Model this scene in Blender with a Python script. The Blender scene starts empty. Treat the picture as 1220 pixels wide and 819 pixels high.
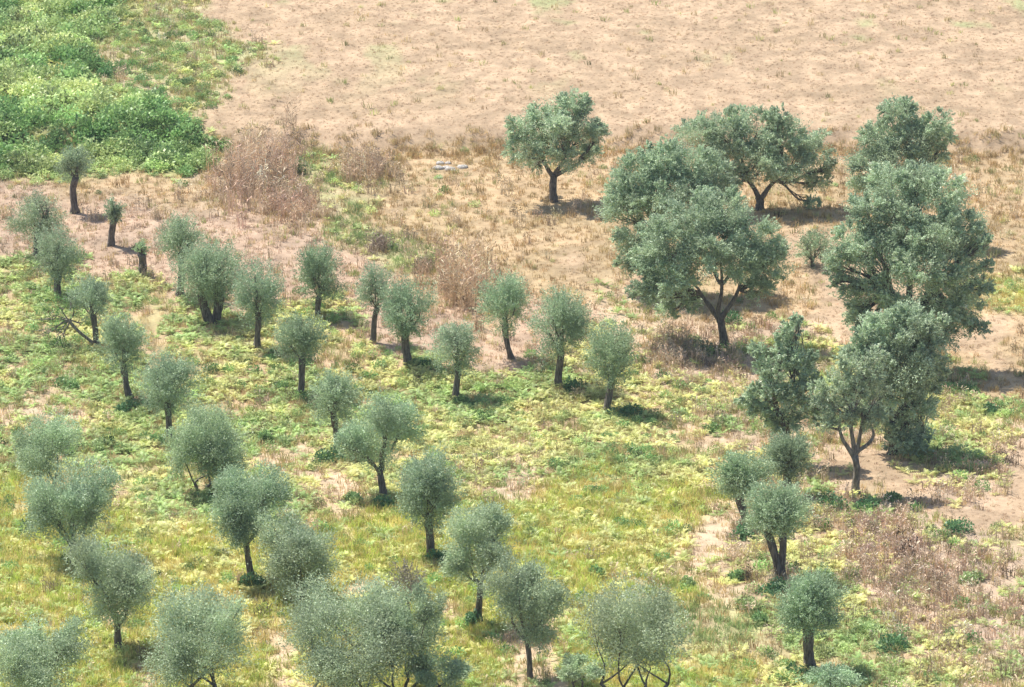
import bpy, math, numpy as np
from mathutils import Vector
R = math.radians
sc = bpy.context.scene
rng = np.random.default_rng(7)

# ------------------------------------------------------------------ camera, sky, sun, exposure
PITCH = 20.0; HFOV = 16.3; W, H_ = 1220.0, 819.0
CAM = np.array([0.0, 0.0, 60.0])
cd = bpy.data.cameras.new('camera'); cam = bpy.data.objects.new('camera', cd)
sc.collection.objects.link(cam); sc.camera = cam
cam.location = CAM; cam.rotation_euler = (R(90 - PITCH), 0, 0)
cd.sensor_width = 36; cd.angle = R(HFOV); cd.clip_end = 6000; cd.clip_start = 0.5

SUN_EL = 59.0
SHX, SHY = 0.77, -0.638                     # direction the shadows fall on the ground
wd = bpy.data.worlds.new('World'); sc.world = wd; wd.use_nodes = True
nt = wd.node_tree; bgn = nt.nodes['Background']
sky = nt.nodes.new('ShaderNodeTexSky'); sky.sky_type = 'NISHITA'; sky.sun_disc = False
sky.sun_elevation = R(SUN_EL); sky.sun_rotation = math.atan2(-SHX, -SHY)
nt.links.new(sky.outputs[0], bgn.inputs[0]); bgn.inputs[1].default_value = 0.12
sl = bpy.data.lights.new('sun', 'SUN'); sun = bpy.data.objects.new('sun', sl); sc.collection.objects.link(sun)
sl.energy = 4.7; sl.angle = R(0.53); sl.color = (1.0, 0.95, 0.87)
d = Vector((SHX * math.cos(R(SUN_EL)), SHY * math.cos(R(SUN_EL)), -math.sin(R(SUN_EL))))
sun.rotation_euler = d.to_track_quat('-Z', 'Y').to_euler(); sun.location = (-60, 240, 120)
vs = sc.view_settings; vs.view_transform = 'Standard'; vs.look = 'None'; vs.gamma = 1; HAZE = 0.00015; vs.exposure = 0.60
sc.cycles.max_bounces = 6; sc.cycles.transparent_max_bounces = 4

# ------------------------------------------------------------------ noise
_lat = np.random.default_rng(3).random((256, 256))
def vnoise(x, y, s=1.0, seed=0):
    x = np.asarray(x, float) / s + 17.3 * seed + 1000; y = np.asarray(y, float) / s + 31.7 * seed + 1000
    xi = np.floor(x).astype(int); yi = np.floor(y).astype(int); fx = x - xi; fy = y - yi
    fx = fx * fx * (3 - 2 * fx); fy = fy * fy * (3 - 2 * fy)
    a = _lat[xi % 256, yi % 256]; b = _lat[(xi + 1) % 256, yi % 256]
    c = _lat[xi % 256, (yi + 1) % 256]; e = _lat[(xi + 1) % 256, (yi + 1) % 256]
    return (a * (1 - fx) + b * fx) * (1 - fy) + (c * (1 - fx) + e * fx) * fy
def fbm(x, y, s, seed=0, o=4):
    t = 0; a = 1; n = 0
    for i in range(o):
        t = t + a * vnoise(x, y, s / 2 ** i, seed + i * 5); n += a; a *= 0.55
    return t / n
def sstep(a, b, x):
    t = np.clip((x - a) / (b - a), 0, 1); return t * t * (3 - 2 * t)

# ------------------------------------------------------------------ terrain height and pixel <-> ground
FPX = (W / 2) / math.tan(R(HFOV / 2))
cp, sp = math.cos(R(PITCH)), math.sin(R(PITCH))
def height(x, y):
    x = np.asarray(x, float); y = np.asarray(y, float)
    h = 0.07 * np.maximum(0, 158 - y + 0.25 * x) ** 1.0 * sstep(0, 12, 158 - y + 0.25 * x)    # near hillside
    h = np.minimum(h, 8)
    bank = 196 + 3.0 * (vnoise(x, y * 0, 14, 2) - 0.5)
    h = h + 0.9 * sstep(bank, bank + 2.6, y) + 0.035 * np.maximum(0, y - 200) * (1 / (1 + np.maximum(0, y - 200) / 600))
    h = h + 0.5 * (fbm(x, y, 11, 1, 3) - 0.5) + 0.10 * (fbm(x, y, 1.6, 4, 3) - 0.5)
    return h
def ray(px, py):
    u = (px - W / 2) / FPX; v = -(py - H_ / 2) / FPX
    return np.array([u + 0 * v, cp + v * sp, -sp + v * cp])
def ground_at(px, py):
    d = ray(px, py); t = 150.0
    for _ in range(60):
        p = CAM + d * t
        g = float(height(p[0], p[1])); t += (p[2] - g) / (-d[2]) * 0.8
    p = CAM + d * t
    return np.array([p[0], p[1], float(height(p[0], p[1]))])
def at_y(px, py, Y):
    d = ray(px, py); return CAM + d * (Y / d[1])
def mpp(p):
    return ((p - CAM) @ np.array([0, cp, -sp])) / FPX
def project(x, y, z):
    dx, dy, dz = x, y, z - CAM[2]
    dep = dy * cp - dz * sp; up = dy * sp + dz * cp
    return W / 2 + FPX * dx / dep, H_ / 2 - FPX * up / dep, dep

# ------------------------------------------------------------------ what grows where on the ground
ZM = """
TTTTttPPPPPPPPPPPPPPPPPPPPPPPPP
TTTttttPPPPPPPPPPPPPPPPPPPPPPPP
TTTtttttPPPPPPPPPPPPPPPPPPPPPPP
TTTttttPPPPPPPPPPPPPPPPPPPPPPPP
TTTTTtPPPPPPPPPPPPPPPPPPPPPPPPP
TTTTTTPPPPPPPPPPPPPPPPPPPPPPPPP
TTTTTTRRRgRRGGGGGGGGGGGGGPGGGGG
pGGGGGRRRggGGGGGGGGGGGGGGGGGGGG
ppppppppRRgGGGGGGGGGGGGGGGGGGGG
ppppppppppggGGGGGGGGGGGPPPPGGGG
BBpppppppppggRGGGPGPGGGPPPPGGGG
BBBBBpppppppGRRGGGDPGGGGPPPPGYY
BBBBBBBBBBppppGpppDDDGGGPPPPGPG
BBBBBBBBBBBppppppMDDSSSSDPPGPPG
BBBBBBBBBBBBBBppMMMSSSSMMMGMGPG
BDBBBBBBBBBBBBBBBBMMMMMMMMMMMGG
DDDBBBBBBBBBBBBBBBBBMMMMMMMMMMM
BBBBBBBBDBBBBBBBBBBBBMMMMSSMMMS
BBBBBBBDDDBBBBBDBYBBBBMMSPPMMSP
YBBDBBBBBDDBBBDDYYYYYYSMSDPPSSP
YYBYBBBBBBDYYYYYYYYYYDDSMMSSPPP
YYYYYYYYBYYYYYYYYYYYDDSMMMSSSSM
YYYYYYYYYYYYYYYYYYYYDDMMMSSSSSS
YYYYYYYYYYDYYYYYYYYgYDMMMMSSSSM
YYYDYYYYYYYYYDYYDYgggggMMMMSSSS
YYYYYYYYDYYYYYYDDYgYggMBBBBMMSS
YYYYDYYYDYYYYYYDDYYYYYYBBBBBMMM
YYYYDYYYDYYYYYYDDYYYYYYBBBBBMMM
""".split()
ZK = 'TtPpGRgBDSMY'
#            ground A            ground B            short dry, gold, ygrass, bracken, stalk, leafy
ZT = {
 'T': ((.22, .26, .10), (.34, .31, .15), (0.0, 0.5, 2.0, 2.5, 0.0, 2.1)),
 't': ((.38, .36, .19), (.44, .37, .23), (3.0, 1.5, 3.5, 0.7, 0.3, 0.8)),
 'P': ((.435, .315, .205), (.385, .28, .18), (11.0, 0.1, 0.10, 0.0, 0.0, 0.0)),
 'p': ((.44, .315, .22), (.38, .28, .20), (9.0, 0.8, 0.2, 0.0, 0.25, 0.01)),
 'G': ((.44, .32, .19), (.38, .285, .165), (9.0, 1.3, 0.5, 0.0, 0.1, 0.02)),
 'R': ((.40, .31, .21), (.36, .29, .19), (4.0, 4.0, 0.5, 0.0, 1.2, 0.04)),
 'g': ((.36, .36, .17), (.42, .35, .20), (2.0, 2.0, 5.0, 0.6, 0.3, 0.12)),
 'B': ((.38, .32, .17), (.48, .35, .22), (1.5, 2.4, 2.6, 5.6, 0.1, 0.60)),
 'D': ((.54, .41, .28), (.49, .38, .24), (4.0, 1.8, 1.2, 0.6, 0.2, 0.05)),
 'S': ((.43, .33, .24), (.49, .365, .26), (3.0, 1.5, 1.0, 0.7, 1.4, 0.20)),
 'M': ((.41, .33, .20), (.47, .355, .24), (3.0, 2.0, 2.0, 2.8, 0.7, 0.48)),
 'Y': ((.46, .42, .17), (.47, .40, .20), (1.0, 8.0, 8.0, 2.0, 0.1, 0.30)),
}
zidx = np.array([[ZK.index(c) for c in row] for row in ZM])
onehot = np.eye(len(ZK))[zidx]                                 # rows, cols, kinds
def zones(x, y):
    z = height(x, y); px, py, dep = project(x, y, z)
    ok = dep > 5
    px = np.where(ok, px, 600) + 70 * (fbm(x, y, 4.5, 9, 3) - 0.5)
    py = np.where(ok, py, 819) + 36 * (fbm(x, y, 4.5, 13, 3) - 0.5)
    c = np.clip(px / 40 - 0.5, 0, 29.999); r = np.clip(py / 30 - 0.5, 0, 26.999)
    ci = c.astype(int); ri = r.astype(int); fc = (c - ci)[..., None]; fr = (r - ri)[..., None]
    w = (onehot[ri, ci] * (1 - fc) + onehot[ri, ci + 1] * fc) * (1 - fr) + (onehot[ri + 1, ci] * (1 - fc) + onehot[ri + 1, ci + 1] * fc) * fr
    w = w ** 1.6; return w / w.sum(-1, keepdims=True)
GA = np.array([ZT[k][0] for k in ZK]); GB = np.array([ZT[k][1] for k in ZK]); GD = np.array([ZT[k][2] for k in ZK])

# ------------------------------------------------------------------ mesh and material helpers
def mesh_np(name, V, F, col=None, smooth=False):
    V = np.asarray(V, np.float32).reshape(-1, 3); F = np.asarray(F, np.int32); k = F.shape[1]
    me = bpy.data.meshes.new(name)
    me.vertices.add(len(V)); me.vertices.foreach_set('co', V.ravel())
    me.loops.add(F.size); me.loops.foreach_set('vertex_index', F.ravel())
    me.polygons.add(len(F)); me.polygons.foreach_set('loop_start', np.arange(0, F.size, k, dtype=np.int32))
    me.update(calc_edges=True)
    if smooth: me.polygons.foreach_set('use_smooth', np.ones(len(F), bool))
    if col is not None:
        c = np.ones((len(V), 4), np.float32); c[:, :3] = col
        a = me.attributes.new('tint', 'FLOAT_COLOR', 'POINT'); a.data.foreach_set('color', c.ravel())
    return me
def link(name, me, m, parent=None, kind=None, loc=None):
    o = bpy.data.objects.new(name, me); sc.collection.objects.link(o)
    if m: me.materials.append(m)
    if parent: o.parent = parent
    if kind: o['kind'] = kind
    if loc is not None: o.location = loc
    return o
def tag(o, label, cat, group=None):
    o['label'] = label; o['category'] = cat
    if group: o['group'] = group
    return o
def empty(name, loc, label, cat, group=None):
    o = bpy.data.objects.new(name, None); sc.collection.objects.link(o); o.location = loc; o.empty_display_size = 0.5
    return tag(o, label, cat, group)
def leaf_mat(name, trans=0.3, gloss=0.0, var=0.25):
    m = bpy.data.materials.new(name); m.use_nodes = True; n = m.node_tree; n.nodes.clear(); L = n.links.new
    out = n.nodes.new('ShaderNodeOutputMaterial'); at = n.nodes.new('ShaderNodeAttribute'); at.attribute_name = 'tint'
    tc = n.nodes.new('ShaderNodeTexCoord'); ns = n.nodes.new('ShaderNodeTexNoise'); ns.inputs['Scale'].default_value = 2.2
    ns.inputs['Detail'].default_value = 3
    L(tc.outputs['Object'], ns.inputs['Vector'])
    mr = n.nodes.new('ShaderNodeMapRange'); mr.inputs[1].default_value = .3; mr.inputs[2].default_value = .7
    mr.inputs[3].default_value = 1 - var; mr.inputs[4].default_value = 1 + var; L(ns.outputs['Fac'], mr.inputs[0])
    mul = n.nodes.new('ShaderNodeVectorMath'); mul.operation = 'SCALE'; L(at.outputs['Color'], mul.inputs[0]); L(mr.outputs[0], mul.inputs['Scale'])
    df = n.nodes.new('ShaderNodeBsdfDiffuse'); tr = n.nodes.new('ShaderNodeBsdfTranslucent'); mx = n.nodes.new('ShaderNodeMixShader')
    L(mul.outputs[0], df.inputs[0]); L(mul.outputs[0], tr.inputs[0]); mx.inputs[0].default_value = trans
    L(df.outputs[0], mx.inputs[1]); L(tr.outputs[0], mx.inputs[2]); last = mx
    if gloss:
        g = n.nodes.new('ShaderNodeBsdfGlossy'); g.inputs['Roughness'].default_value = 0.45; g.inputs[0].default_value = (.8, .85, .8, 1)
        m2 = n.nodes.new('ShaderNodeMixShader'); m2.inputs[0].default_value = gloss
        L(mx.outputs[0], m2.inputs[1]); L(g.outputs[0], m2.inputs[2]); last = m2
    L(last.outputs[0], out.inputs[0]); return m
def bark_mat(name, a, b):
    m = bpy.data.materials.new(name); m.use_nodes = True; n = m.node_tree; L = n.links.new
    p = n.nodes['Principled BSDF']; p.inputs['Roughness'].default_value = .95
    tc = n.nodes.new('ShaderNodeTexCoord'); mp = n.nodes.new('ShaderNodeMapping'); mp.inputs['Scale'].default_value = (9, 9, 2)
    ns = n.nodes.new('ShaderNodeTexNoise'); ns.inputs['Scale'].default_value = 1.6; ns.inputs['Detail'].default_value = 6
    L(tc.outputs['Object'], mp.inputs[0]); L(mp.outputs[0], ns.inputs['Vector'])
    cr = n.nodes.new('ShaderNodeValToRGB'); cr.color_ramp.elements[0].position = .35; cr.color_ramp.elements[1].position = .7
    cr.color_ramp.elements[0].color = (*a, 1); cr.color_ramp.elements[1].color = (*b, 1); L(ns.outputs['Fac'], cr.inputs[0])
    L(cr.outputs[0], p.inputs['Base Color'])
    bp = n.nodes.new('ShaderNodeBump'); bp.inputs['Strength'].default_value = .9; bp.inputs['Distance'].default_value = .04
    L(ns.outputs['Fac'], bp.inputs['Height']); L(bp.outputs[0], p.inputs['Normal'])
    return m
M_OLIVE = leaf_mat('olive_leaf', .32, .035, .14)
M_GREEN = leaf_mat('green_leaf', .35, .03, .2)
M_GRASS = leaf_mat('grass_blade', .35, 0, .12)
M_DRY = leaf_mat('dry_stalk', .15, 0, .2)
M_BARK = bark_mat('olive_bark', (.055, .047, .042), (.23, .20, .17))
M_PALEBARK = bark_mat('pale_bark', (.09, .08, .065), (.34, .30, .25))
M_STONE = bark_mat('stone', (.35, .32, .29), (.6, .56, .5))

# ------------------------------------------------------------------ the ground sheet
def axis(lo, hi, step, far, grow=1.25):
    a = list(np.arange(lo, hi + step, step)); s = step; x = a[0]
    while x > -far: s *= grow; x -= s; a.insert(0, x)
    s = step; x = a[-1]
    while x < far: s *= grow; x += s; a.append(x)
    return np.array(a)
xs = axis(-48, 48, .26, 2500); ys = axis(100, 262, .30, 3000)
GX, GY = np.meshgrid(xs, ys); GZ = height(GX, GY)
nx, ny = len(xs), len(ys)
w = zones(GX.ravel(), GY.ravel())
nz = fbm(GX.ravel(), GY.ravel(), 3.2, 21, 5)
m = sstep(.38, .62, nz)[:, None]
gc = (w @ GA) * (1 - m) + (w @ GB) * m
nb = fbm(GX.ravel(), GY.ravel(), 0.8, 41, 3)
gc = gc * (0.86 + 0.28 * sstep(.3, .7, nb))[:, None]
# green weedy flecks over the pale field, and a faint curving track
fld = w[:, ZK.index('P')]; fl = sstep(.60, .72, fbm(GX.ravel(), GY.ravel() * .5, 3.4, 61, 4)) * fld * .75 * sstep(200, 225, GY.ravel())
gc = gc * (1 - fl)[:, None] + np.array([.30, .34, .16]) * fl[:, None]
A = ground_at(950, 147); B = ground_at(1045, 126)
tt = np.clip((GX.ravel() - A[0]) / (B[0] - A[0]), 0, 1); yl = A[1] + (B[1] - A[1]) * (tt ** 1.6)
tk = np.exp(-((GY.ravel() - yl) / .5) ** 2) * ((GX.ravel() > A[0]) & (GX.ravel() < B[0])) * .45
gc = gc * (1 - tk)[:, None] + np.array([.33, .26, .17]) * tk[:, None]
idx = np.arange(nx * ny).reshape(ny, nx)
F = np.stack([idx[:-1, :-1], idx[:-1, 1:], idx[1:, 1:], idx[1:, :-1]], -1).reshape(-1, 4)
me = mesh_np('ground', np.stack([GX, GY, GZ], -1), F, gc, True)
mg = bpy.data.materials.new('dry_earth_and_grass'); mg.use_nodes = True; n = mg.node_tree; L = n.links.new
p = n.nodes['Principled BSDF']; p.inputs['Roughness'].default_value = 1; p.inputs['Specular IOR Level'].default_value = .1
at = n.nodes.new('ShaderNodeAttribute'); at.attribute_name = 'tint'
geo = n.nodes.new('ShaderNodeNewGeometry')
n1 = n.nodes.new('ShaderNodeTexNoise'); n1.inputs['Scale'].default_value = 4.5; n1.inputs['Detail'].default_value = 6; n1.inputs['Roughness'].default_value = .7
L(geo.outputs['Position'], n1.inputs['Vector'])
n2 = n.nodes.new('ShaderNodeTexNoise'); n2.inputs['Scale'].default_value = 1.1; n2.inputs['Detail'].default_value = 5
L(geo.outputs['Position'], n2.inputs['Vector'])
def mrange(src, a, b, c, e):
    r = n.nodes.new('ShaderNodeMapRange'); r.inputs[1].default_value = a; r.inputs[2].default_value = b; r.inputs[3].default_value = c; r.inputs[4].default_value = e
    L(src, r.inputs[0]); return r.outputs[0]
s1 = n.nodes.new('ShaderNodeVectorMath'); s1.operation = 'SCALE'; L(at.outputs['Color'], s1.inputs[0]); L(mrange(n1.outputs['Fac'], .3, .7, .84, 1.15), s1.inputs['Scale'])
s2 = n.nodes.new('ShaderNodeVectorMath'); s2.operation = 'SCALE'; L(s1.outputs[0], s2.inputs[0]); L(mrange(n2.outputs['Fac'], .35, .65, .9, 1.1), s2.inputs['Scale'])
L(s2.outputs[0], p.inputs['Base Color'])
bp = n.nodes.new('ShaderNodeBump'); bp.inputs['Strength'].default_value = .6; bp.inputs['Distance'].default_value = .08
L(n1.outputs['Fac'], bp.inputs['Height']); L(bp.outputs[0], p.inputs['Normal'])
link('ground', me, mg, kind='structure')

# ------------------------------------------------------------------ plant shapes (small templates of triangles)
def blades(nb, h, spread, wid, lean=.35, seed=1):
    r = np.random.default_rng(seed); V = []; F = []
    for i in range(nb):
        a = r.random() * 6.283; rr = spread * math.sqrt(r.random()); b = np.array([rr * math.cos(a), rr * math.sin(a), -.03])
        la = r.random() * 6.283; l = lean * h * r.random(); hh = h * r.uniform(.55, 1.1)
        t = b + np.array([l * math.cos(la), l * math.sin(la), hh]); m_ = b + (t - b) * .55 - np.array([l * math.cos(la), l * math.sin(la), -0.1 * hh]) * .3
        wa = r.random() * 6.283; wv = np.array([math.cos(wa), math.sin(wa), 0]) * wid
        k = len(V); V += [b - wv * .5, b + wv * .5, m_ + wv * .5, m_ - wv * .5, t]; F += [[k, k + 1, k + 2], [k, k + 2, k + 3], [k + 3, k + 2, k + 4]]
    return np.array(V), np.array(F)
def fern(nf, ln, seed):
    r = np.random.default_rng(seed); V = []; F = []
    for i in range(nf):
        a = i / nf * 6.283 + r.uniform(-.4, .4); el = r.uniform(.5, 1.15); l = ln * r.uniform(.7, 1.1)
        o = np.array([math.cos(a), math.sin(a), 0]); s = np.array([-math.sin(a), math.cos(a), 0])
        def P(t):
            return o * l * t * math.cos(el) * (1 + .25 * t) + np.array([0, 0, l * (t * math.sin(el) * 1.1 - .55 * t * t * (.6 + .4 * math.sin(el)))])
        tw = r.uniform(-.5, .5)
        for j in range(7):
            t = .22 + .78 * j / 7; c = P(t); c2 = P(t + .10); wl = l * .30 * (1 - t) ** .7 + .02
            for sg in (-1, 1):
                tip = c + s * sg * wl + (c2 - c) * .9 + np.array([0, 0, -wl * .25 + sg * tw * wl * .5]); k = len(V)
                V += [c, c2, tip]; F += [[k, k + 1, k + 2]]
        k = len(V); c = P(0); c2 = P(.3); V += [c - s * .012, c + s * .012, c2]; F += [[k, k + 1, k + 2]]
        k = len(V); V += [P(.85) - s * .02, P(.85) + s * .02, P(1.05)]; F += [[k, k + 1, k + 2]]
    return np.array(V), np.array(F)
def leafy(nl, rad, h, ls, seed, flat=.5):
    r = np.random.default_rng(seed); u = r.normal(size=(nl, 3)); u /= np.linalg.norm(u, axis=1)[:, None]; u[:, 2] = np.abs(u[:, 2])
    q = u * (r.random(nl) ** .35)[:, None] * np.array([rad, rad, h]); q += r.normal(size=(nl, 3)) * rad * .06
    dr = u + r.normal(size=(nl, 3)) * .7; dr /= np.linalg.norm(dr, axis=1)[:, None]
    sd = np.cross(dr, r.normal(size=(nl, 3))); sd /= np.linalg.norm(sd, axis=1)[:, None]
    s = ls * r.uniform(.6, 1.3, nl)[:, None]
    V = np.stack([q - dr * s * .5, q + sd * s * .33, q + dr * s * .6, q - sd * s * .33], 1).reshape(-1, 3)
    F = np.arange(nl * 4).reshape(-1, 4); return V, np.concatenate([F[:, [0, 1, 2]], F[:, [0, 2, 3]]])
def stalks(ns, h, spread, seed, heads=True):
    r = np.random.default_rng(seed); V = []; F = []
    for i in range(ns):
        a = r.random() * 6.283; rr = spread * math.sqrt(r.random()); b = np.array([rr * math.cos(a), rr * math.sin(a), -.03])
        hh = h * r.uniform(.5, 1.1); t = b + np.array([r.normal() * .08 * hh, r.normal() * .08 * hh, hh])
        wa = r.random() * 3.14; wv = np.array([math.cos(wa), math.sin(wa), 0]) * .02
        k = len(V); V += [b - wv, b + wv, t]; F += [[k, k + 1, k + 2]]
        for j in range(4 if heads else 2):
            s = r.uniform(.35, 1); c = b + (t - b) * s; e = c + np.array([r.normal() * .07, r.normal() * .07, r.uniform(.02, .13)]) * (h / .8)
            q = np.cross(e - c, r.normal(size=3)); q = q / (np.linalg.norm(q) + 1e-6) * r.uniform(.012, .03)
            k = len(V); V += [c, e - q, e + q]; F += [[k, k + 1, k + 2]]
    return np.array(V), np.array(F)
def scatter(protos, P, sc_, tint, r, tvar=.18, hue=.03, flatten=None):
    n_ = len(P); pick = r.integers(0, len(protos), n_); Vs = []; Fs = []; Cs = []; base = 0
    for k, (pv, pf) in enumerate(protos):
        s = np.where(pick == k)[0]
        if not len(s): continue
        a = r.random(len(s)) * 6.283; ca, sa = np.cos(a), np.sin(a); S = sc_[s][:, None]
        x = (pv[None, :, 0] * ca[:, None] - pv[None, :, 1] * sa[:, None]) * S
        y = (pv[None, :, 0] * sa[:, None] + pv[None, :, 1] * ca[:, None]) * S
        z = pv[None, :, 2] * S * r.uniform(.75, 1.2, len(s))[:, None]
        V = np.stack([x, y, z], -1) + P[s][:, None, :]
        c = tint[s] * (1 + tvar * r.normal(size=(len(s), 1))) * (1 + hue * r.normal(size=(len(s), 3)))
        C = c[:, None, :] * (1 + .10 * r.normal(size=(len(s), len(pv), 1)))
        Fs.append((pf[None] + (np.arange(len(s)) * len(pv))[:, None, None] + base).reshape(-1, 3))
        Vs.append(V.reshape(-1, 3)); Cs.append(np.clip(C, .01, .9).reshape(-1, 3)); base += len(s) * len(pv)
    return np.concatenate(Vs), np.concatenate(Fs), np.concatenate(Cs)
def cand(dens_col, mult, r, clump=None):
    """random ground points in the part of the land the picture can see, thinned to a density per square metre"""
    mx = GD[:, dens_col].max() * mult; area = 96 * 150; n_ = int(mx * area * (1.0 if clump is None else 1.5))
    x = r.uniform(-48, 48, n_); y = r.uniform(104, 254, n_)
    keep = np.abs(x) < y * .178 + 3; x, y = x[keep], y[keep]
    w_ = zones(x, y); pr = (w_ @ GD[:, dens_col]) * mult / mx
    if clump is not None: pr = pr * sstep(clump[1], clump[2], fbm(x, y, clump[0], clump[3], 3)) * 1.5 / 1.5 * 1.3
    keep = r.random(len(x)) < pr; x, y, w_ = x[keep], y[keep], w_[keep]
    return np.stack([x, y, height(x, y)], -1), w_
def zmix(w_, table, default):
    T = np.array([table.get(k, default) for k in ZK]); return w_ @ T

# short dry grass
P_, w_ = cand(0, 1.0, rng)
V, F, C = scatter([blades(9, .16, .16, .022, .9, s) for s in (1, 2, 3)], P_, rng.uniform(.5, 1.2, len(P_)) * (1 - .35 * w_[:, ZK.index('P')]),
                  zmix(w_, {'p': (.50, .36, .25), 'G': (.53, .39, .22), 'P': (.53, .39, .26)}, (.56, .42, .27)), rng, .22)
link('dry_grass', mesh_np('dry_grass', V, F, C), M_GRASS, kind='stuff')
# golden tall grass
P_, w_ = cand(1, 1.2, rng)
# tussocks crowd the foot of the far bank
bx_ = rng.uniform(-30, 48, 900); by_ = 196 + 3.0 * (vnoise(bx_, bx_ * 0, 14, 2) - 0.5) + rng.normal(.3, 1.0, 900)
Pb = np.stack([bx_, by_, height(bx_, by_)], -1); P_ = np.concatenate([P_, Pb, Pb + np.array([.15, .1, .02])]); w_ = np.concatenate([w_, zones(bx_, by_), zones(bx_, by_)])
V, F, C = scatter([blades(16, .38, .22, .022, .7, s) for s in (4, 5, 6)], P_, rng.uniform(.5, 1.3, len(P_)),
                  zmix(w_, {'Y': (.70, .60, .23), 'G': (.52, .38, .19)}, (.58, .46, .24)), rng, .2)
link('golden_grass', mesh_np('golden_grass', V, F, C), M_GRASS, kind='stuff')
# yellow-green grass
P_, w_ = cand(2, 1.0, rng, (3.5, .30, .55, 77))
V, F, C = scatter([blades(16, .34, .22, .026, .9, s) for s in (7, 8, 9)], P_, rng.uniform(.5, 1.3, len(P_)),
                  zmix(w_, {'Y': (.56, .64, .17), 'g': (.34, .43, .18), 'T': (.32, .42, .15), 'G': (.48, .47, .22)}, (.46, .48, .19)), rng, .22)
link('green_grass', mesh_np('green_grass', V, F, C), M_GRASS, kind='stuff')
# bracken
P_, w_ = cand(3, 1.0, rng, (2.6, .25, .5, 97))
pt = fbm(P_[:, 0], P_[:, 1], 3.0, 55, 3)[:, None]; mm = sstep(.35, .65, pt)
tc_ = np.array([.40, .53, .19]) * mm + np.array([.68, .67, .26]) * (1 - mm)
V, F, C = scatter([fern(7, .52, s) for s in (11, 12, 13, 14)], P_, rng.uniform(.55, 1.25, len(P_)), tc_, rng, .2)
link('bracken', mesh_np('bracken', V, F, C), M_GREEN, kind='stuff')
# dry stalks and thistles
P_, w_ = cand(4, 1.0, rng, (2.8, .25, .55, 117))
V, F, C = scatter([stalks(14, .62, .28, s) for s in (21, 22, 23)], P_, rng.uniform(.6, 1.3, len(P_)),
                  zmix(w_, {'S': (.62, .48, .345), 'R': (.62, .48, .34)}, (.60, .48, .33)), rng, .3)
link('dry_stalks', mesh_np('dry_stalks', V, F, C), M_DRY, kind='stuff')
# leafy weeds and brambles
P_, w_ = cand(5, 1.0, rng, (4.0, .30, .5, 137))
pt = fbm(P_[:, 0], P_[:, 1], 3.5, 155, 3)[:, None]; mm = sstep(.38, .62, pt)
thk = w_[:, ZK.index('T')]
tc_ = np.array([.26, .42, .15]) * mm + np.array([.56, .66, .28]) * (1 - mm)
tc_ = tc_ * thk[:, None] + (np.array([.22, .37, .13]) * mm + np.array([.48, .58, .23]) * (1 - mm)) * (1 - thk[:, None])
V, F, C = scatter([leafy(190, .55, .55, .12, s) for s in (31, 32, 33)], P_, rng.uniform(.35, .85, len(P_)) * (1 + 1.3 * thk), tc_, rng, .28)
link('bramble_cover', mesh_np('bramble_cover', V, F, C), M_GREEN, kind='stuff')

# ------------------------------------------------------------------ trees
def tube(pts, rad, n_=8, r=None, rough=.12):
    pts = np.asarray(pts, float); V = []; k = len(pts)
    ph = (r.random(n_) - .5) if r is not None else np.zeros(n_)
    for i in range(k):
        t = pts[min(i + 1, k - 1)] - pts[max(i - 1, 0)]; t /= np.linalg.norm(t) + 1e-9
        a = np.cross(t, [0.31, .95, .05]); a /= np.linalg.norm(a); b = np.cross(t, a)
        for j in range(n_):
            an = j / n_ * 6.283 + .12 * i; q = rad[i] * (1 + rough * 2 * ph[j] + (r.normal() * rough * .5 if r is not None else 0))
            V.append(pts[i] + (a * math.cos(an) + b * math.sin(an)) * q)
    F = []
    for i in range(k - 1):
        for j in range(n_):
            F.append([i * n_ + j, i * n_ + (j + 1) % n_, (i + 1) * n_ + (j + 1) % n_, (i + 1) * n_ + j])
    V.append(pts[-1] + (pts[-1] - pts[-2]) * .05); c = len(V) - 1
    for j in range(0, n_, 2): F.append([(k - 1) * n_ + j, (k - 1) * n_ + (j + 1) % n_, (k - 1) * n_ + (j + 2) % n_, c])
    return np.array(V), np.array(F)
def curve(a, b, r, nseg=5, bend=.12, sag=0.0):
    a = np.asarray(a, float); b = np.asarray(b, float); L_ = np.linalg.norm(b - a); o = r.normal(size=3) * bend * L_; o[2] *= .4; out = []
    o2 = r.normal(size=3) * bend * L_ * .35
    for i in range(nseg + 1):
        t = i / nseg; out.append(a + (b - a) * t + o * math.sin(math.pi * t) * .6 + o2 * math.sin(2 * math.pi * t) + np.array([0, 0, sag * L_ * math.sin(math.pi * t)]))
    return out
class Acc:
    def __init__(s): s.V = []; s.F = []; s.n = 0
    def add(s, VF):
        s.V.append(VF[0]); s.F.append(VF[1] + s.n); s.n += len(VF[0])
    def mesh(s, name): return mesh_np(name, np.concatenate(s.V), np.concatenate(s.F), None, True)
def leaves(org, dirs, r, ls):
    n_ = len(org); sd = np.cross(dirs, r.normal(size=(n_, 3))); sd /= np.linalg.norm(sd, axis=1)[:, None] + 1e-9
    s = ls * r.uniform(.65, 1.35, n_)[:, None]
    V = np.stack([org - dirs * s * .5, org + sd * s * .21, org + dirs * s * .6, org - sd * s * .21], 1).reshape(-1, 3)
    return V, np.arange(n_ * 4).reshape(-1, 4)
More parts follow.
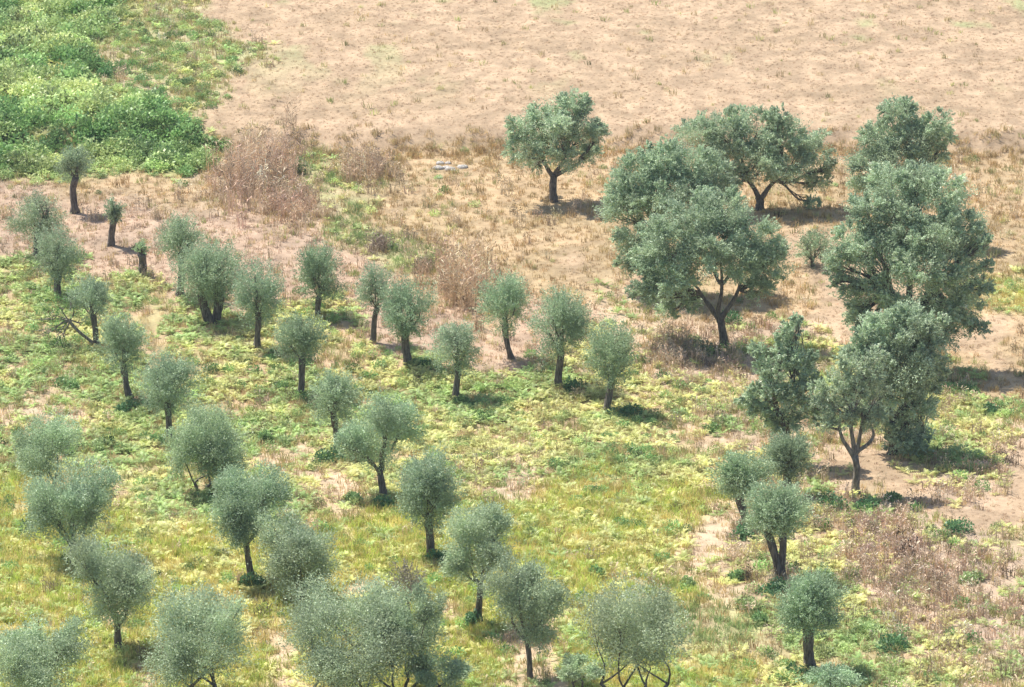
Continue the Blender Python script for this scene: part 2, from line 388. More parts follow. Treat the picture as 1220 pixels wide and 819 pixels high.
def lobe_leaves(c, rad, root, nl, r, ls, cl=16, hollow=.35, fuzz=.10, up=0.0, sector=0.0):
    """shoots running from the limb end outward through an uneven ellipsoid, leaves along them"""
    per = 22; nt_ = max(6, nl // per)
    cu = r.normal(size=(cl, 3)); cu /= np.linalg.norm(cu, axis=1)[:, None]; cu[:, 2] += .15 + up
    cu /= np.linalg.norm(cu, axis=1)[:, None]; cr = r.uniform(.70, 1.18, cl); ct = r.uniform(.78, 1.22, cl)
    k = r.integers(0, cl, nt_); u = cu[k] + r.normal(size=(nt_, 3)) * .22; u /= np.linalg.norm(u, axis=1)[:, None]
    free = r.random(nt_) < .22; q = r.normal(size=(nt_, 3)); q /= np.linalg.norm(q, axis=1)[:, None]; u[free] = q[free]
    lop = r.normal(size=3); lop /= np.linalg.norm(lop); rr = cr[k] * r.uniform(.82, 1.08, nt_) * (1 + .13 * (u @ lop)); rr[free] = r.uniform(.7, 1.0, free.sum())
    end = c + u * np.asarray(rad) * rr[:, None]; beg = root + (c - root) * r.uniform(0, .8, (nt_, 1))
    t = hollow + (1 - hollow) * r.random((nt_, per)) ** .75
    mid = np.array([0, 0, .08 * rad[2]])
    pos = beg[:, None] + (end - beg)[:, None] * t[..., None] + mid * np.sin(t * 3.14)[..., None]
    pos = pos + r.normal(size=pos.shape) * fuzz * np.mean(rad) * (1.15 - t[..., None] * .75)
    dr = (end - beg); dr /= np.linalg.norm(dr, axis=1)[:, None] + 1e-9
    dd = dr[:, None] + r.normal(size=pos.shape) * .65; dd /= np.linalg.norm(dd, axis=-1)[..., None]
    V, F = leaves(pos.reshape(-1, 3), dd.reshape(-1, 3), r, ls)
    tint = np.repeat((ct[k][:, None] * np.ones((1, per))).reshape(-1) * r.uniform(.75, 1.25, nt_ * per), 4)
    return V, F, tint, beg, end
def srad(rx, ry_, m_):
    """apparent pixel radii of a crown -> horizontal and vertical radius in metres"""
    a = rx * m_; v = ry_ * m_; return a, math.sqrt(max(v * v - (a * sp * .9) ** 2, (.55 * v) ** 2)) / cp

def crown_join(parts, col, r):
    V = []; F = []; C = []; n0 = 0
    for (v, f, t, *_ , cc) in parts:
        V.append(v); F.append(f + n0); n0 += len(v)
        c = np.asarray(cc) * t[:, None]; C.append(c)
    C = np.clip(np.concatenate(C), .01, .8); return mesh_np('crown', np.concatenate(V), np.concatenate(F), C)

OL_DARK = np.array([.37, .46, .29]); OL_MID = np.array([.40, .49, .32]); OL_PALE = np.array([.475, .56, .365])
GRP = 'olive trees planted across the slope'
def olive(bx, by, cx, cy, rx, ry, label, col=OL_MID, dens=1.0, tw=.15, stems=1, kind='pollard', name='olive_tree', group=GRP, seed=None, lobes=0, bark=None, ls=.085):
    r = np.random.default_rng(seed if seed is not None else int(bx * 7 + by * 13))
    b = ground_at(bx, by); m_ = mpp(b); root = empty(name, b, label, 'tree', group)
    c = at_y(cx, cy, b[1] + r.uniform(-.15, .15)) - b; a, v = srad(rx, ry, m_ * (1.07 if kind == 'pollard' else 1.2))
    wood = Acc(); tr = Acc()
    top = c - np.array([0, 0, v * .62]) if kind == 'pollard' else c - np.array([0, 0, v * .85])
    top[2] = max(top[2], .35)
    tw = tw * (m_ / .042) * 1.22
    heads = []
    for s in range(stems):
        off = 0 if stems == 1 else (s - (stems - 1) / 2) * a * (.42 if kind == 'pollard' else .35)
        st = np.array([off * .12, r.uniform(-.1, .1) if stems > 1 else 0, -.25]); hd = top + np.array([off, r.uniform(-.2, .2) if stems > 1 else 0, 0]); heads.append(hd)
        w0 = tw * (1 if stems == 1 else .82)
        pts = curve(st, hd, r, 7, .045)
        rad = [w0 * (1.55 if i == 0 else 1.22 if i == 1 else 1.0 - .03 * i) for i in range(8)]
        if kind == 'pollard': rad[-1] *= 1.25; rad[-2] *= 1.12
        tr.add(tube(pts, rad, 10, r, .16))
    parts = []
    N = int(13500 * dens * (rx * ry) / (34 * 36) * 1.0)
    N = min(N, 42000)
    tcol = col * np.array([.98, 1.0, .96]) * r.uniform(.88, 1.12) * (1 + .015 * r.normal(size=3))
    if lobes == 0:
        for hd in heads:
            q = lobe_leaves(c + (hd - top) * .5, (a, a, v), hd, int(N / stems), r, ls, 34, .30, .07, .28); parts.append(q[:3] + (tcol,))
            for i in range(8 if kind == 'pollard' else 10):
                u_ = r.normal(size=3); u_[2] += .4; u_ /= np.linalg.norm(u_); e = c + u_ * np.array([a, a, v]) * r.uniform(.3, .62)
                wood.add(tube(curve(hd + r.normal(size=3) * .03 - np.array([0, 0, .05]), e, r, 4, .1), [tw * .30, tw * .22, tw * .15, tw * .09, tw * .04], 5, r, .05))
                for j in range(3):
                    u_ = r.normal(size=3); e2 = c + (e - c) * .8 + u_ / np.linalg.norm(u_) * np.array([a, a, v]) * .3
                    wood.add(tube([e + (hd - e) * r.uniform(.2, .7), (e + e2) / 2, e2], [tw * .12, tw * .09, tw * .04], 4, r, .05))
    else:
        for i in range(lobes):
            an = i / lobes * 6.283 + r.uniform(-.5, .5); k = r.uniform(.38, .68); el = r.uniform(-.65, .8)
            lc = c + np.array([math.cos(an) * a * k, math.sin(an) * a * k, el * v * .62]); hd = heads[i % len(heads)]
            lr = np.array([a, a, v]) * r.uniform(.38, .56)
            e = lc - (lc - hd) * .25
            wood.add(tube(curve(hd - np.array([0, 0, .05]), e, r, 5, .12), [tw * x for x in (.5, .42, .35, .28, .2, .12)], 6, r, .05))
            for j in range(5):
                u_ = r.normal(size=3); e2 = lc + u_ / np.linalg.norm(u_) * lr * r.uniform(.3, .75)
                wood.add(tube([e + (hd - e) * r.uniform(0, .5), (e + e2) / 2 + r.normal(size=3) * .05, e2], [tw * .17, tw * .12, tw * .05], 4, r, .05))
            q = lobe_leaves(lc, lr, e, int(N / lobes), r, ls, 9, .15, .2, .1); parts.append(q[:3] + (tcol * r.uniform(.85, 1.15),))
        q = lobe_leaves(c, (a * .8, a * .8, v * .85), top, int(N * .3), r, ls, 14, .3, .16, .1); parts.append(q[:3] + (tcol,))
    link('trunk', tr.mesh('trunk'), bark or M_BARK, root); link('branches', wood.mesh('branches'), bark or M_BARK, root)
    link('crown', crown_join(parts, col, r), M_OLIVE, root)
    return root

BIG = np.array([.48, .585, .38])
def grand(bx, by, forks, lobes, label, col, tw, seed, dens=1.0, group=None, bark=None, ls=.11, fork=.3, name='olive_tree', sp_=1.22):
    """big tree: lobes are (px, py, radius px, metres nearer(-)/farther(+))"""
    r = np.random.default_rng(seed); b = ground_at(bx, by); m_ = mpp(b); root = empty(name, b, label, 'tree', group)
    tr = Acc(); wood = Acc(); parts = []
    L_ = []
    for (x, y, q, dy) in lobes:
        c = at_y(x, y, b[1] + dy) - b; L_.append((c, q * m_ * sp_))
    f0 = at_y(forks[0][0], forks[0][1], b[1]) - b
    pts = curve([0, 0, -.3], f0, r, 7, .05)
    tr.add(tube(pts, [tw * x for x in (1.7, 1.25, 1.08, 1.0, .95, .93, .95, 1.0)], 12, r, .16))
    fk = []
    for (x, y) in forks[1:]:
        f = at_y(x, y, b[1] + r.uniform(-.5, .5)) - b; fk.append(f)
        wood.add(tube(curve(f0 - np.array([0, 0, .1]), f, r, 6, .06), [tw * q for q in (.72, .66, .6, .55, .5, .45, .4)], 8, r, .1))
    if not fk: fk = [f0]
    for f in fk:                                             # every limb carries on into the foliage
        c, q = min(L_, key=lambda z_: np.linalg.norm(z_[0] - f) + (0 if z_[0][2] > f[2] else 1.5))
        wood.add(tube(curve(f, c + np.array([0, 0, q * .4]), r, 6, .1), [tw * s for s in (.42, .36, .3, .24, .18, .12, .05)], 7, r, .08))
    for (c, q) in L_:
        f = min(fk, key=lambda p_: np.linalg.norm(p_ - c)); e = c - (c - f) * .2 - np.array([0, 0, q * .2])
        wood.add(tube(curve(f, e, r, 6, .10, -.03), [tw * s for s in (.42, .36, .3, .25, .2, .15, .08)], 7, r, .08))
        for j in range(9):
            u_ = r.normal(size=3); e2 = c + u_ / np.linalg.norm(u_) * q * r.uniform(.3, .8); s0 = e + (f - e) * r.uniform(0, .6)
            wood.add(tube(curve(s0, e2, r, 3, .1), [tw * .14, tw * .1, tw * .07, tw * .03], 4, r, .05))
        tc2 = col * r.uniform(.86, 1.14)
        # a few smaller bunches per lobe break up the outline
        N = int(8600 * dens * (q / m_ / 47) ** 2)
        qq = lobe_leaves(c, (q, q, q * .85), e, N, r, ls, 14, .25, .13, .12); parts.append(qq[:3] + (tc2,))
        for j in range(12):
            u = r.normal(size=3); u[2] = abs(u[2]) * .9 - .3; u /= np.linalg.norm(u); rs = q * r.uniform(.20, .40)
            qq = lobe_leaves(c + u * q * .80, (rs, rs, rs * .9), c + u * q * .4, int(N * .11), r, ls, 8, .2, .14, .2); parts.append(qq[:3] + (tc2 * r.uniform(.85, 1.15),))
    link('trunk', tr.mesh('trunk'), bark or M_BARK, root); link('branches', wood.mesh('branches'), bark or M_BARK, root)
    link('crown', crown_join(parts, col, r), M_OLIVE, root); return root

D_, MI, PA = OL_DARK, OL_MID, OL_PALE
# the pollards, back to front
olive(88, 254, 90, 196, 22, 24, 'small round dark olive on a slim straight trunk below the green thicket', D_, 1.5, .15)
olive(131, 293, 136, 251, 14, 16, 'small narrow tufted olive on the bare slope right of the slim round one', D_, 1.4, .14)
olive(170, 328, 168, 297, 9, 9, 'stubby pollarded trunk with only a tiny tuft of leaves', D_ * 1.2, 1.6, .17)
olive(42, 304, 45, 259, 34, 33, 'pale round olive at the left edge, backmost of the left pair', MI, 1.1, .15)
olive(70, 355, 68, 306, 32, 35, 'dark round olive overlapping the pale one at the left edge', D_, 1.2, .16)
olive(117, 412, 110, 358, 28, 29, 'olive with a forked trunk beside the leaning bare branch', MI, 1.1, .13, 1)
olive(215, 352, 215, 287, 31, 33, 'round olive half hidden behind the thick twin-trunked pollard', D_, 1.2, .15)
olive(254, 384, 251, 327, 45, 39, 'broad dome-crowned olive on a very thick forked trunk', D_, 1.5, .27, 2)
olive(306, 416, 308, 354, 33, 37, 'grey-green olive just right of the thick forked pollard', MI, 1.2, .14)
olive(378, 378, 379, 330, 30, 38, 'upright oval olive with a short trunk standing on brown field edge', D_, 1.25, .14)
olive(442, 408, 449, 348, 24, 31, 'thin olive on a slanting trunk, partly behind a fuller neighbour', MI, 1.0, .12, 1)
olive(487, 434, 484, 371, 33, 38, 'full round olive in front of the slanting one, green weeds at its foot', D_, 1.2, .17)
olive(356, 469, 359, 405, 33, 35, 'round olive on a straight dark trunk in mid bracken', MI, 1.2, .15)
olive(156, 475, 146, 410, 31, 38, 'pointed oval olive on a leaning trunk near the bare leaning branch', MI, 1.15, .14)
olive(203, 525, 199, 459, 38, 39, 'round olive on a straight trunk above the pale multi-stemmed one', MI, 1.2, .15)
olive(401, 541, 397, 474, 33, 36, 'olive with dark green shrubs around its bent trunk, left of the tall central one', MI, 1.15, .15)
olive(542, 473, 545, 412, 33, 34, 'low loose olive with a slightly bent trunk left of the row of three', MI, 1.0, .15)
olive(611, 427, 602, 363, 34, 38, 'left tree of the three round olives in a row', MI, 1.15, .13)
olive(667, 461, 667, 385, 38, 45, 'tallest and middle tree of the three round olives in a row', D_, 1.2, .17)
olive(723, 490, 729, 425, 34, 42, 'right tree of the three round olives, leaning over a green shrub', D_ * 1.1, 1.2, .15)
olive(456, 593, 452, 515, 46, 52, 'large feathery olive at the centre left, above the pale dirt path', MI * 1.1, 1.0, .17, 1, 'loose', lobes=5)
olive(240, 584, 250, 524, 48, 55, 'pale spreading multi-stemmed olive with its trunk hidden in bracken', PA, 1.1, .09, 3, 'loose', lobes=6)
olive(60, 585, 54, 530, 44, 42, 'bushy olive at the left edge without visible trunk', MI * 1.1, .95, .11, 2, 'loose', lobes=4)
olive(88, 673, 84, 600, 50, 56, 'large full olive near the left edge on a short dark trunk', MI * 1.05, 1.0, .16, 1, 'loose', lobes=5)
olive(300, 692, 292, 595, 45, 53, 'olive on a long curved trunk with dark weeds at its foot', MI * 1.1, 1.05, .16, 1, 'loose', lobes=5)
olive(513, 662, 510, 588, 40, 51, 'egg-shaped olive on a short thick trunk below the feathery one', MI * 1.1, 1.1, .17)
olive(572, 742, 572, 648, 48, 49, 'pale olive on a long thin straight trunk, centre foreground', PA * .95, .9, .14, 1, 'loose', lobes=5)
olive(352, 718, 358, 667, 50, 52, 'squat olive whose full crown nearly reaches the ground', PA * .9, 1.0, .13, 1, 'loose', lobes=5)
olive(140, 776, 137, 690, 53, 57, 'loose olive on a forked dark trunk in the left foreground', PA * .95, .75, .16, 1, 'loose', lobes=6)
olive(250, 835, 240, 757, 66, 64, 'ragged pale olive cut by the lower edge, left foreground', PA, .62, .12, 2, 'loose', lobes=7)
olive(45, 850, 45, 792, 64, 46, 'pale olive crown in the lower left corner', PA, .9, .12, 2, 'loose', lobes=5)
olive(425, 838, 418, 762, 80, 66, 'widest bushy grey olive in the foreground, many thin stems', PA * .92, .95, .11, 4, 'loose', lobes=8)
olive(480, 825, 495, 752, 42, 58, 'narrow thin olive with slanting red-brown stems beside the widest one', PA, .6, .09, 2, 'loose', lobes=4)
olive(490, 738, 486, 696, 20, 24, 'almost leafless pale olive sapling behind the widest bushy one', np.array([.36, .31, .25]), .6, .06, 1, 'loose', bark=M_PALEBARK)
olive(632, 812, 628, 714, 49, 52, 'thin-crowned olive on a slender trunk reaching the lower edge', PA * .92, .75, .13, 1, 'loose', lobes=6)
olive(762, 838, 757, 750, 64, 70, 'airy many-stemmed olive at the lower edge, right of centre', PA * .95, .5, .10, 4, 'loose', lobes=8)
olive(690, 835, 688, 798, 30, 17, 'low grey olive tip at the lower edge between two taller trees', PA, 1.0, .07, 2, 'loose', lobes=3)
olive(520, 835, 520, 800, 34, 24, 'small round olive top at the lower edge beside slanting stems', PA * 1.05, 1.0, .08, 2, 'loose', lobes=3)
# right-hand pollards
G2 = 'dense pollarded olives at lower right'
olive(893, 622, 880, 568, 37, 30, 'blue-green pollard leaning left on a bent trunk, leftmost of the lower right group', D_ * 1.05, 1.5, .20, group=G2)
olive(937, 592, 940, 545, 32, 32, 'round dense pollard behind, next to the tall pale-limbed tree', D_, 1.5, .20, group=G2)
olive(930, 690, 924, 612, 40, 35, 'dense pollard on a thick split trunk in the lower right group', D_ * 1.1, 1.5, .21, 2, group=G2)
olive(968, 797, 964, 724, 41, 40, 'dense domed pollard on a stout trunk, nearest of the lower right group', D_ * 1.15, 1.5, .24, group=G2)
olive(990, 838, 990, 806, 34, 14, 'tip of a low olive crown at the lower right edge', MI, 1.3, .12, group=G2)

# large free-growing trees
G3 = 'large spreading olives in the valley'
grand(660, 240, [(660, 208), (645, 190), (672, 188), (690, 195)],
      [(622, 152, 19, 0), (625, 180, 22, -.5), (648, 140, 20, .8), (655, 165, 24, 0), (682, 130, 20, .3), (690, 158, 26, 0), (672, 190, 20, -1), (712, 160, 13, 0), (640, 195, 12, 1), (700, 182, 15, .6), (664, 148, 18, -1.2), (691, 122, 12, .2)],
      'lone round tree standing by itself at the edge of the pale upper field', BIG, .20, 101, 1.1, G3)
grand(905, 250, [(905, 236), (890, 215), (925, 215)],
      [(830, 165, 28, .5), (862, 150, 26, .5), (868, 185, 30, 0), (900, 160, 30, .5), (905, 200, 30, -.5), (935, 165, 27, .5), (940, 200, 32, 0), (968, 180, 26, .4), (975, 215, 18, .3), (880, 140, 17, 1), (930, 140, 15, .5), (968, 243, 10, 0), (860, 215, 24, -.8), (990, 200, 10, 0)],
      'broad tree of the far middle clump, its black fork showing under the crown', BIG, .24, 102, 1.0, G3, sp_=1.14)
grand(800, 348, [(800, 310), (785, 280), (820, 280)],
      [(755, 215, 32, 1), (790, 205, 32, 1), (825, 200, 30, 1), (850, 215, 28, 1), (745, 250, 28, 0), (785, 245, 36, -.5), (825, 240, 32, 0), (755, 290, 26, 0), (775, 310, 24, -.5), (738, 230, 18, .5), (800, 180, 18, 1.5), (770, 185, 14, 1), (745, 318, 14, 0)],
      'wide tree on the left of the middle clump, trunk hidden behind the nearest', BIG, .26, 103, 1.0, G3, sp_=1.14)
grand(864, 413, [(858, 380), (835, 350), (880, 345), (860, 340)],
      [(790, 290, 34, 0), (830, 265, 36, .5), (868, 255, 32, 1), (900, 285, 32, .5), (800, 330, 32, -.5), (845, 300, 38, -.5), (880, 310, 32, 0), (915, 320, 26, 0), (905, 345, 20, -.5), (780, 345, 22, 0), (770, 305, 22, .5), (925, 300, 15, 0), (840, 240, 18, 1.2), (815, 362, 20, .4), (765, 350, 18, 0), (795, 372, 16, .8), (768, 325, 16, -.4)],
      'nearest tree of the middle clump, leaning forked black trunk over deep shade', BIG, .20, 104, .9, G3, sp_=1.14)
grand(1075, 285, [(1072, 250), (1060, 225), (1090, 220)],
      [(1070, 140, 24, .5), (1050, 165, 26, .5), (1090, 165, 26, 0), (1118, 150, 20, 0), (1035, 195, 26, 0), (1070, 195, 30, -.5), (1105, 190, 26, -.3), (1125, 165, 14, 0), (1025, 222, 16, 0), (1080, 128, 12, .5), (1045, 228, 18, -.6), (1090, 222, 18, -.6)],
      'farthest tree of the right-hand column of large olives', BIG, .24, 105, 1.0, G3, sp_=1.16)
grand(1085, 440, [(1085, 385), (1060, 340), (1110, 335), (1085, 330)],
      [(1060, 225, 32, 2), (1095, 215, 28, 2), (1125, 235, 32, 1.5), (1145, 265, 30, 1), (1030, 255, 28, 1), (1075, 265, 38, 1), (1115, 285, 38, 0), (1155, 300, 25, .5), (1015, 290, 28, 0), (1050, 310, 38, 0), (1095, 325, 40, -.5), (1140, 335, 32, 0), (1035, 345, 26, 0), (1150, 365, 24, 0), (1120, 375, 32, 0), (1000, 310, 22, 0), (1070, 370, 30, -.5), (1172, 290, 12, 0), (1022, 368, 18, 0), (1150, 385, 16, 0), (995, 330, 14, 0), (1060, 400, 24, 0), (1095, 408, 24, 0), (1125, 400, 20, 0), (1035, 392, 16, 0), (1008, 345, 20, 0), (1018, 378, 18, .4), (1168, 345, 18, .2), (1165, 392, 15, 0), (1178, 318, 10, 0)],
      'biggest tree, filling the middle of the right-hand column of large olives', BIG, .32, 106, .9, G3, sp_=1.08)
grand(1062, 540, [(1064, 500), (1050, 455), (1085, 455), (1095, 470)],
      [(1055, 400, 28, .5), (1085, 390, 28, 0), (1105, 415, 22, 0), (1045, 435, 28, 0), (1080, 430, 34, -.3), (1100, 455, 24, 0), (1060, 470, 26, 0), (1090, 490, 26, 0), (1075, 512, 20, 0), (1100, 520, 14, 0), (1070, 375, 14, .5), (1045, 500, 18, 0), (1068, 528, 18, -.4), (1090, 532, 18, -.3), (1022, 418, 20, .2), (1118, 438, 16, 0), (1112, 388, 17, .3), (1028, 398, 14, 0), (1030, 460, 16, .4)],
      'drooping olive in front of the biggest tree, foliage hanging almost to the ground', BIG, .22, 107, .9, G3, sp_=1.18)
grand(935, 552, [(936, 520), (925, 480), (950, 475)],
      [(942, 395, 17, .3), (938, 425, 22, 0), (915, 440, 20, 0), (955, 440, 22, 0), (920, 470, 28, 0), (950, 475, 28, -.3), (905, 490, 18, 0), (935, 505, 24, 0), (965, 495, 18, 0), (948, 380, 9, 0), (900, 465, 12, 0), (972, 455, 12, 0), (890, 478, 15, .3), (902, 418, 13, .2), (985, 490, 14, -.3), (968, 425, 10, .2), (922, 508, 16, .3), (930, 405, 10, 0)],
      'tall narrow olive with a spiky top, left of the pale-limbed tree', BIG, .18, 108, .8, G3, sp_=1.0)
grand(1020, 588, [(1018, 543), (1000, 512), (1014, 495), (1028, 500), (1040, 522)],
      [(1000, 455, 20, 0), (985, 480, 20, 0), (1015, 470, 22, 0), (1032, 495, 20, 0), (1000, 500, 20, -.3), (982, 505, 14, 0), (1045, 470, 18, .3), (1020, 440, 18, 0), (1040, 445, 16, .2), (1018, 485, 20, .3), (1008, 430, 16, .3), (1050, 495, 14, 0), (975, 465, 14, .2), (1042, 425, 14, .4)],
      'open tree with pale bare limbs and a straight grey trunk', PA, .17, 109, .62, G3, bark=M_PALEBARK, ls=.09, sp_=1.12)
olive(968, 318, 968, 295, 22, 20, 'small round olive bush between the two big clumps', D_ * 1.1, 1.3, .10, 1, 'loose', name='olive_bush', group=None)

# leaning bare branch with a few fig leaves
r = np.random.default_rng(5); b = ground_at(117, 412); rt = empty('leaning_branch', b, 'bare grey leaning trunk with twisted twigs and sparse bright green leaves', 'tree')
A_ = Acc(); e1 = at_y(82, 382, b[1] - .2) - b; e0 = at_y(70, 366, b[1] - .2) - b
A_.add(tube(curve([0, 0, -.1], e1, r, 6, .05), [.12, .10, .09, .085, .08, .075, .07], 8, r, .1)); 
link('trunk', A_.mesh('trunk'), M_PALEBARK, rt); Bq = Acc()
for (x, y) in [(70, 366), (60, 392), (50, 398), (76, 402), (58, 375), (95, 385), (84, 360), (68, 400), (48, 380)]:
    q = at_y(x, y, b[1] - .2 + r.normal() * .4) - b; Bq.add(tube(curve(e1, q, r, 6, .15), [.05, .042, .036, .03, .024, .018, .01], 5, r, .08))
    for j in range(4):
        q2 = q + r.normal(size=3) * .35; Bq.add(tube(curve(q + (e1 - q) * r.uniform(0, .5), q2, r, 3, .2), [.02, .016, .012, .006], 4, r, .05))
link('branches', Bq.mesh('branches'), M_PALEBARK, rt)
pos = np.array([at_y(r.normal(66, 13), r.normal(368, 12), b[1] - .2 + r.normal() * .5) - b for _ in range(260)])
dd = r.normal(size=pos.shape); dd /= np.linalg.norm(dd, axis=1)[:, None]; V, F = leaves(pos, dd, r, .17)
link('foliage', mesh_np('foliage', V, F, np.array([.13, .25, .07]) * np.repeat(r.uniform(.7, 1.3, len(pos)), 4)[:, None]), M_GREEN, rt)

# ------------------------------------------------------------------ shrubs, weeds and reed clumps one can point to
def shrub(px, py, rx, h, label, col=(.09, .17, .07), name='shrub', ls=.12, n_=700, group='green shrubs and weeds', blobs=4):
    r = np.random.default_rng(int(px * 3 + py)); b = ground_at(px, py); m_ = mpp(b); a = rx * m_ * 1.15; hh = h * m_ * 1.25; Vs = []; Fs = []; Cs = []; k = 0
    for i in range(blobs):
        v, f = leafy(n_ // blobs, a * r.uniform(.45, .65), hh * r.uniform(.6, 1), ls, int(px + i)); an = r.random() * 6.283
        off = np.array([math.cos(an) * a * .45, math.sin(an) * a * .45, -.03]); v = v + off
        c = np.asarray(col) * r.uniform(.8, 1.25) * np.repeat(r.uniform(.75, 1.3, len(v) // 4), 4)[:, None]
        Vs.append(v); Fs.append(f + k); k += len(v); Cs.append(c)
    o = link(name, mesh_np(name, np.concatenate(Vs), np.concatenate(Fs), np.concatenate(Cs)), M_GREEN, loc=b); return tag(o, label, 'shrub', group)
DG = (.13, .25, .11); LG = (.42, .52, .24); MG = (.26, .40, .16)  # DG at tree feet: partly shadowed ferns, the shade put into the green
for a_ in [
 (740, 496, 22, 16, 'shade-darkened green shrub under the right tree of the three round olives', DG),
 (680, 464, 17, 12, 'shade-darkened shrub at the foot of the tallest of the three round olives', DG),
 (500, 438, 15, 10, 'green weeds at the foot of the full round olive beside the slanting trunk', DG),
 (520, 446, 14, 8, 'low green weeds right of the full round olive', MG),
 (392, 550, 17, 22, 'tall shade-darkened green shrub hugging the bent trunk left of the tall central olive', DG),
 (450, 606, 20, 14, 'shade-darkened green shrub at the foot of the large feathery olive', DG),
 (420, 598, 14, 12, 'bright green bush on the pale path left of the feathery olive', MG),
 (300, 700, 16, 16, 'shade-darkened weeds at the foot of the olive with a long curved trunk', DG),
 (520, 672, 20, 14, 'shade-darkened grassy shrub right of the egg-shaped olive trunk', DG),
 (565, 746, 12, 18, 'tall green grass bush at the foot of the long thin trunk', DG),
 (548, 482, 12, 9, 'small shrub beneath the low loose olive', MG),
 (572, 484, 14, 6, 'low green patch right of the low loose olive', MG),
 (152, 490, 14, 12, 'vivid green shrub at the base of the pointed oval olive', DG),
 (188, 528, 13, 12, 'green shrub left of the straight trunk of the round olive', MG),
 (317, 528, 9, 16, 'upright narrow green bush alone in the bracken', MG),
 (340, 530, 12, 12, 'rounded olive-green bush right of the upright narrow one', LG),
 (118, 535, 14, 12, 'rounded green bush between the left edge trees', LG),
 (78, 462, 16, 14, 'leafy green bush on the bracken slope above the dirt strip', MG),
 (990, 605, 22, 18, 'large shade-darkened shrub left of the grey trunk of the pale-limbed tree', DG),
 (1028, 606, 18, 14, 'shade-darkened shrub right of the grey trunk of the pale-limbed tree', DG),
 (1072, 595, 16, 9, 'low green shrub in the cast shadow of the pale-limbed tree', MG),
 (1140, 635, 17, 18, 'dark round shrub at the right end of the long cast shadow', DG),
 (1060, 775, 22, 22, 'dark green round bush in the lower right bracken', DG),
 (1030, 760, 24, 16, 'light green bracken clump left of the dark round bush', LG),
 (925, 708, 22, 14, 'shrub around the thick split trunk of the pollard', DG),
 (884, 640, 16, 14, 'dark shrub beneath the bent leaning pollard', DG),
 (823, 698, 11, 13, 'single round shrub on the bare pinkish dirt', LG),
 (878, 690, 12, 14, 'leafy green weed right of the bare dirt', MG),
 (710, 688, 12, 12, 'bright green weed in the yellow grass above the airy olive', MG),
 (1150, 545, 24, 14, 'pale green bush on the right slope, upper one', LG),
 (1118, 520, 24, 14, 'pale green bush beside the drooping olive', LG),
 (1180, 492, 14, 9, 'small dark bush near the right edge above the pale bushes', DG),
 (1148, 470, 20, 12, 'green bush under the shade at the right edge', MG),
 (1155, 692, 16, 14, 'green round bush among the brown dry stalks', LG),
 (870, 510, 20, 12, 'dense light bush left of the tall narrow olive', LG),
 (810, 495, 13, 9, 'light green bush right of the row of three olives', LG),
 (905, 742, 11, 12, 'green weed left of the nearest dense pollard', MG),
 (362, 205, 16, 16, 'dark bramble mound at the right end of the dry reeds', (.26,.32,.16)),
 (960, 803, 22, 10, 'grey-green weeds at the base of the nearest dense pollard', DG),
 (845, 420, 32, 14, 'dark tangled scrub under the nearest tree of the middle clump', (.24,.28,.17)),
 (880, 380, 26, 10, 'shaded green scrub behind the leaning forked trunk', DG),
 (205, 195, 26, 20, 'tall dark green bramble at the lower edge of the thicket', (.22,.34,.13)),
 (245, 198, 20, 26, 'spiky green bramble at the right tip of the thicket', (.28,.38,.15)),
 (150, 180, 24, 20, 'dark green bramble behind the slim round olive', (.20,.29,.13)),
 (60, 175, 24, 18, 'dark bramble gap at the left of the thicket', (.16,.28,.11)),
 (25, 200, 24, 22, 'bright green bramble in the lower left corner of the thicket', (.36, .46, .20)),
 (115, 186, 20, 20, 'dark green bramble just right of the slim round olive crown', (.17, .29, .10)),
 (178, 192, 22, 24, 'dense green bramble in the middle of the thicket edge', (.25, .34, .14)),
 (225, 172, 24, 22, 'yellowish green bramble above the spiky right tip', (.40, .48, .18)),
 (130, 90, 14, 12, 'dark round bush standing inside the thicket', (.14, .27, .10)),
 (182, 115, 13, 10, 'small dark bush near the right side of the thicket', (.16, .28, .11)),
 (222, 100, 12, 9, 'small dark bush at the border of thicket and pale field', (.18, .28, .12)),
]: shrub(*a_)
def reeds(px, py, rx, h, label, col, cnt, hgt=1.5, name='dry_reed_clump', dep=1.6):
    r = np.random.default_rng(int(px + py * 3)); b = ground_at(px, py); m_ = mpp(b); a = rx * m_
    q = np.stack([r.normal(0, a * .5, cnt), r.normal(0, dep, cnt)], -1); x = q[:, 0] + b[0]; y = q[:, 1] + b[1]
    P_ = np.stack([x, y, height(x, y)], -1) - b
    V, F, C = scatter([stalks(12, h * m_, .35, s) for s in (41, 42, 43)], P_, r.uniform(.6, 1.15, cnt), np.tile(np.asarray(col) * np.array([1.04, 1.03, .97]), (cnt, 1)), r, .3)
    return tag(link(name, mesh_np(name, V, F, C), M_DRY, loc=b), label, 'reeds', 'dry reed clumps')
reeds(310, 215, 46, 40, 'largest clump of tall brown dry reeds beside the green thicket', (.66,.50,.38), 170, dep=2.6)
reeds(350, 248, 30, 26, 'brown reeds trailing down from the largest clump', (.62,.47,.36), 80, dep=2.2)
reeds(437, 210, 34, 26, 'upright dry reeds with dark tops along the far bank', (.60,.46,.34), 100, dep=1.2)
reeds(550, 345, 40, 36, 'brown dry reed stand in the middle behind the round olives', (.66,.50,.36), 140, dep=2.2)
reeds(450, 296, 15, 20, 'small cluster of dark purple-brown stalks in the open field', (.40,.32,.27), 26, dep=.5)
reeds(505, 322, 10, 18, 'short dark stalks left of the middle reed stand', (.42,.34,.26), 20, dep=.4)
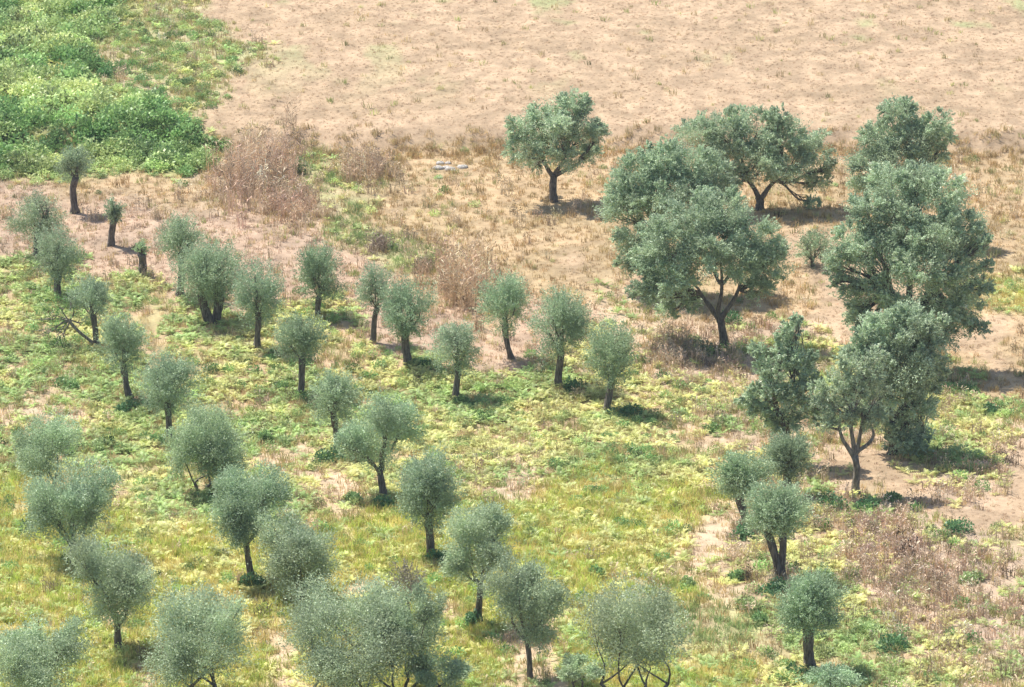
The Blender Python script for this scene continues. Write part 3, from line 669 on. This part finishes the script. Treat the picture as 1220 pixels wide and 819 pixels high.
reeds(1090, 700, 70, 22, 'wide spread of brown thistles on the right slope', (.58,.45,.35), 170, name='thistle_patch', dep=4)
reeds(1040, 650, 34, 22, 'pinkish brown thistle clump below the cast shadow', (.60,.46,.37), 80, name='thistle_patch', dep=2)
reeds(800, 425, 30, 20, 'grey-brown weeds left of the leaning forked trunk', (.52,.43,.33), 80, name='thistle_patch', dep=2)
for i in range(9):
    r = np.random.default_rng(200 + i); b = ground_at(528 + r.normal() * 12, 203 + r.normal() * 5); u = r.normal(size=(14, 3)) * .1 + 0
    bm_v = []; 
    th = np.linspace(0, 6.283, 8)[:-1]; S = r.uniform(.12, .3)
    for k, (z, q) in enumerate([(-.3, .8), (.1, 1), (.5, .75), (.7, .3)]):
        for t in th: bm_v.append([math.cos(t) * q * S * r.uniform(.8, 1.2) * 1.3, math.sin(t) * q * S * r.uniform(.8, 1.2), z * S * r.uniform(.8, 1.1)])
    F = [[k * 7 + j, k * 7 + (j + 1) % 7, (k + 1) * 7 + (j + 1) % 7, (k + 1) * 7 + j] for k in range(3) for j in range(7)]
    F += [[21, 22, 23, 24], [21, 24, 25, 26], [21, 26, 27, 27]][:2]
    tag(link('stone', mesh_np('stone', bm_v, F), M_STONE, loc=b), 'pale stone lying loose on the far bank left of the lone tree', 'stone', 'pale stones on the bank')

# ------------------------------------------------------------------ thin summer haze
hv = [[x, y, z] for x in (-2700, 2700) for y in (-2700, 3300) for z in (float(GZ.min()) - 1, max(CAM[2] + 5, float(GZ.max()) + 5))]
hf = [[0, 1, 3, 2], [4, 6, 7, 5], [0, 4, 5, 1], [2, 3, 7, 6], [0, 2, 6, 4], [1, 5, 7, 3]]
mh = bpy.data.materials.new('haze_air'); mh.use_nodes = True; n = mh.node_tree; n.nodes.clear()
out = n.nodes.new('ShaderNodeOutputMaterial'); pv = n.nodes.new('ShaderNodeVolumePrincipled'); pv.inputs['Density'].default_value = HAZE
pv.inputs['Color'].default_value = (.85, .92, 1, 1); n.links.new(pv.outputs[0], out.inputs['Volume'])
link('haze', mesh_np('haze', hv, hf), mh, kind='stuff')
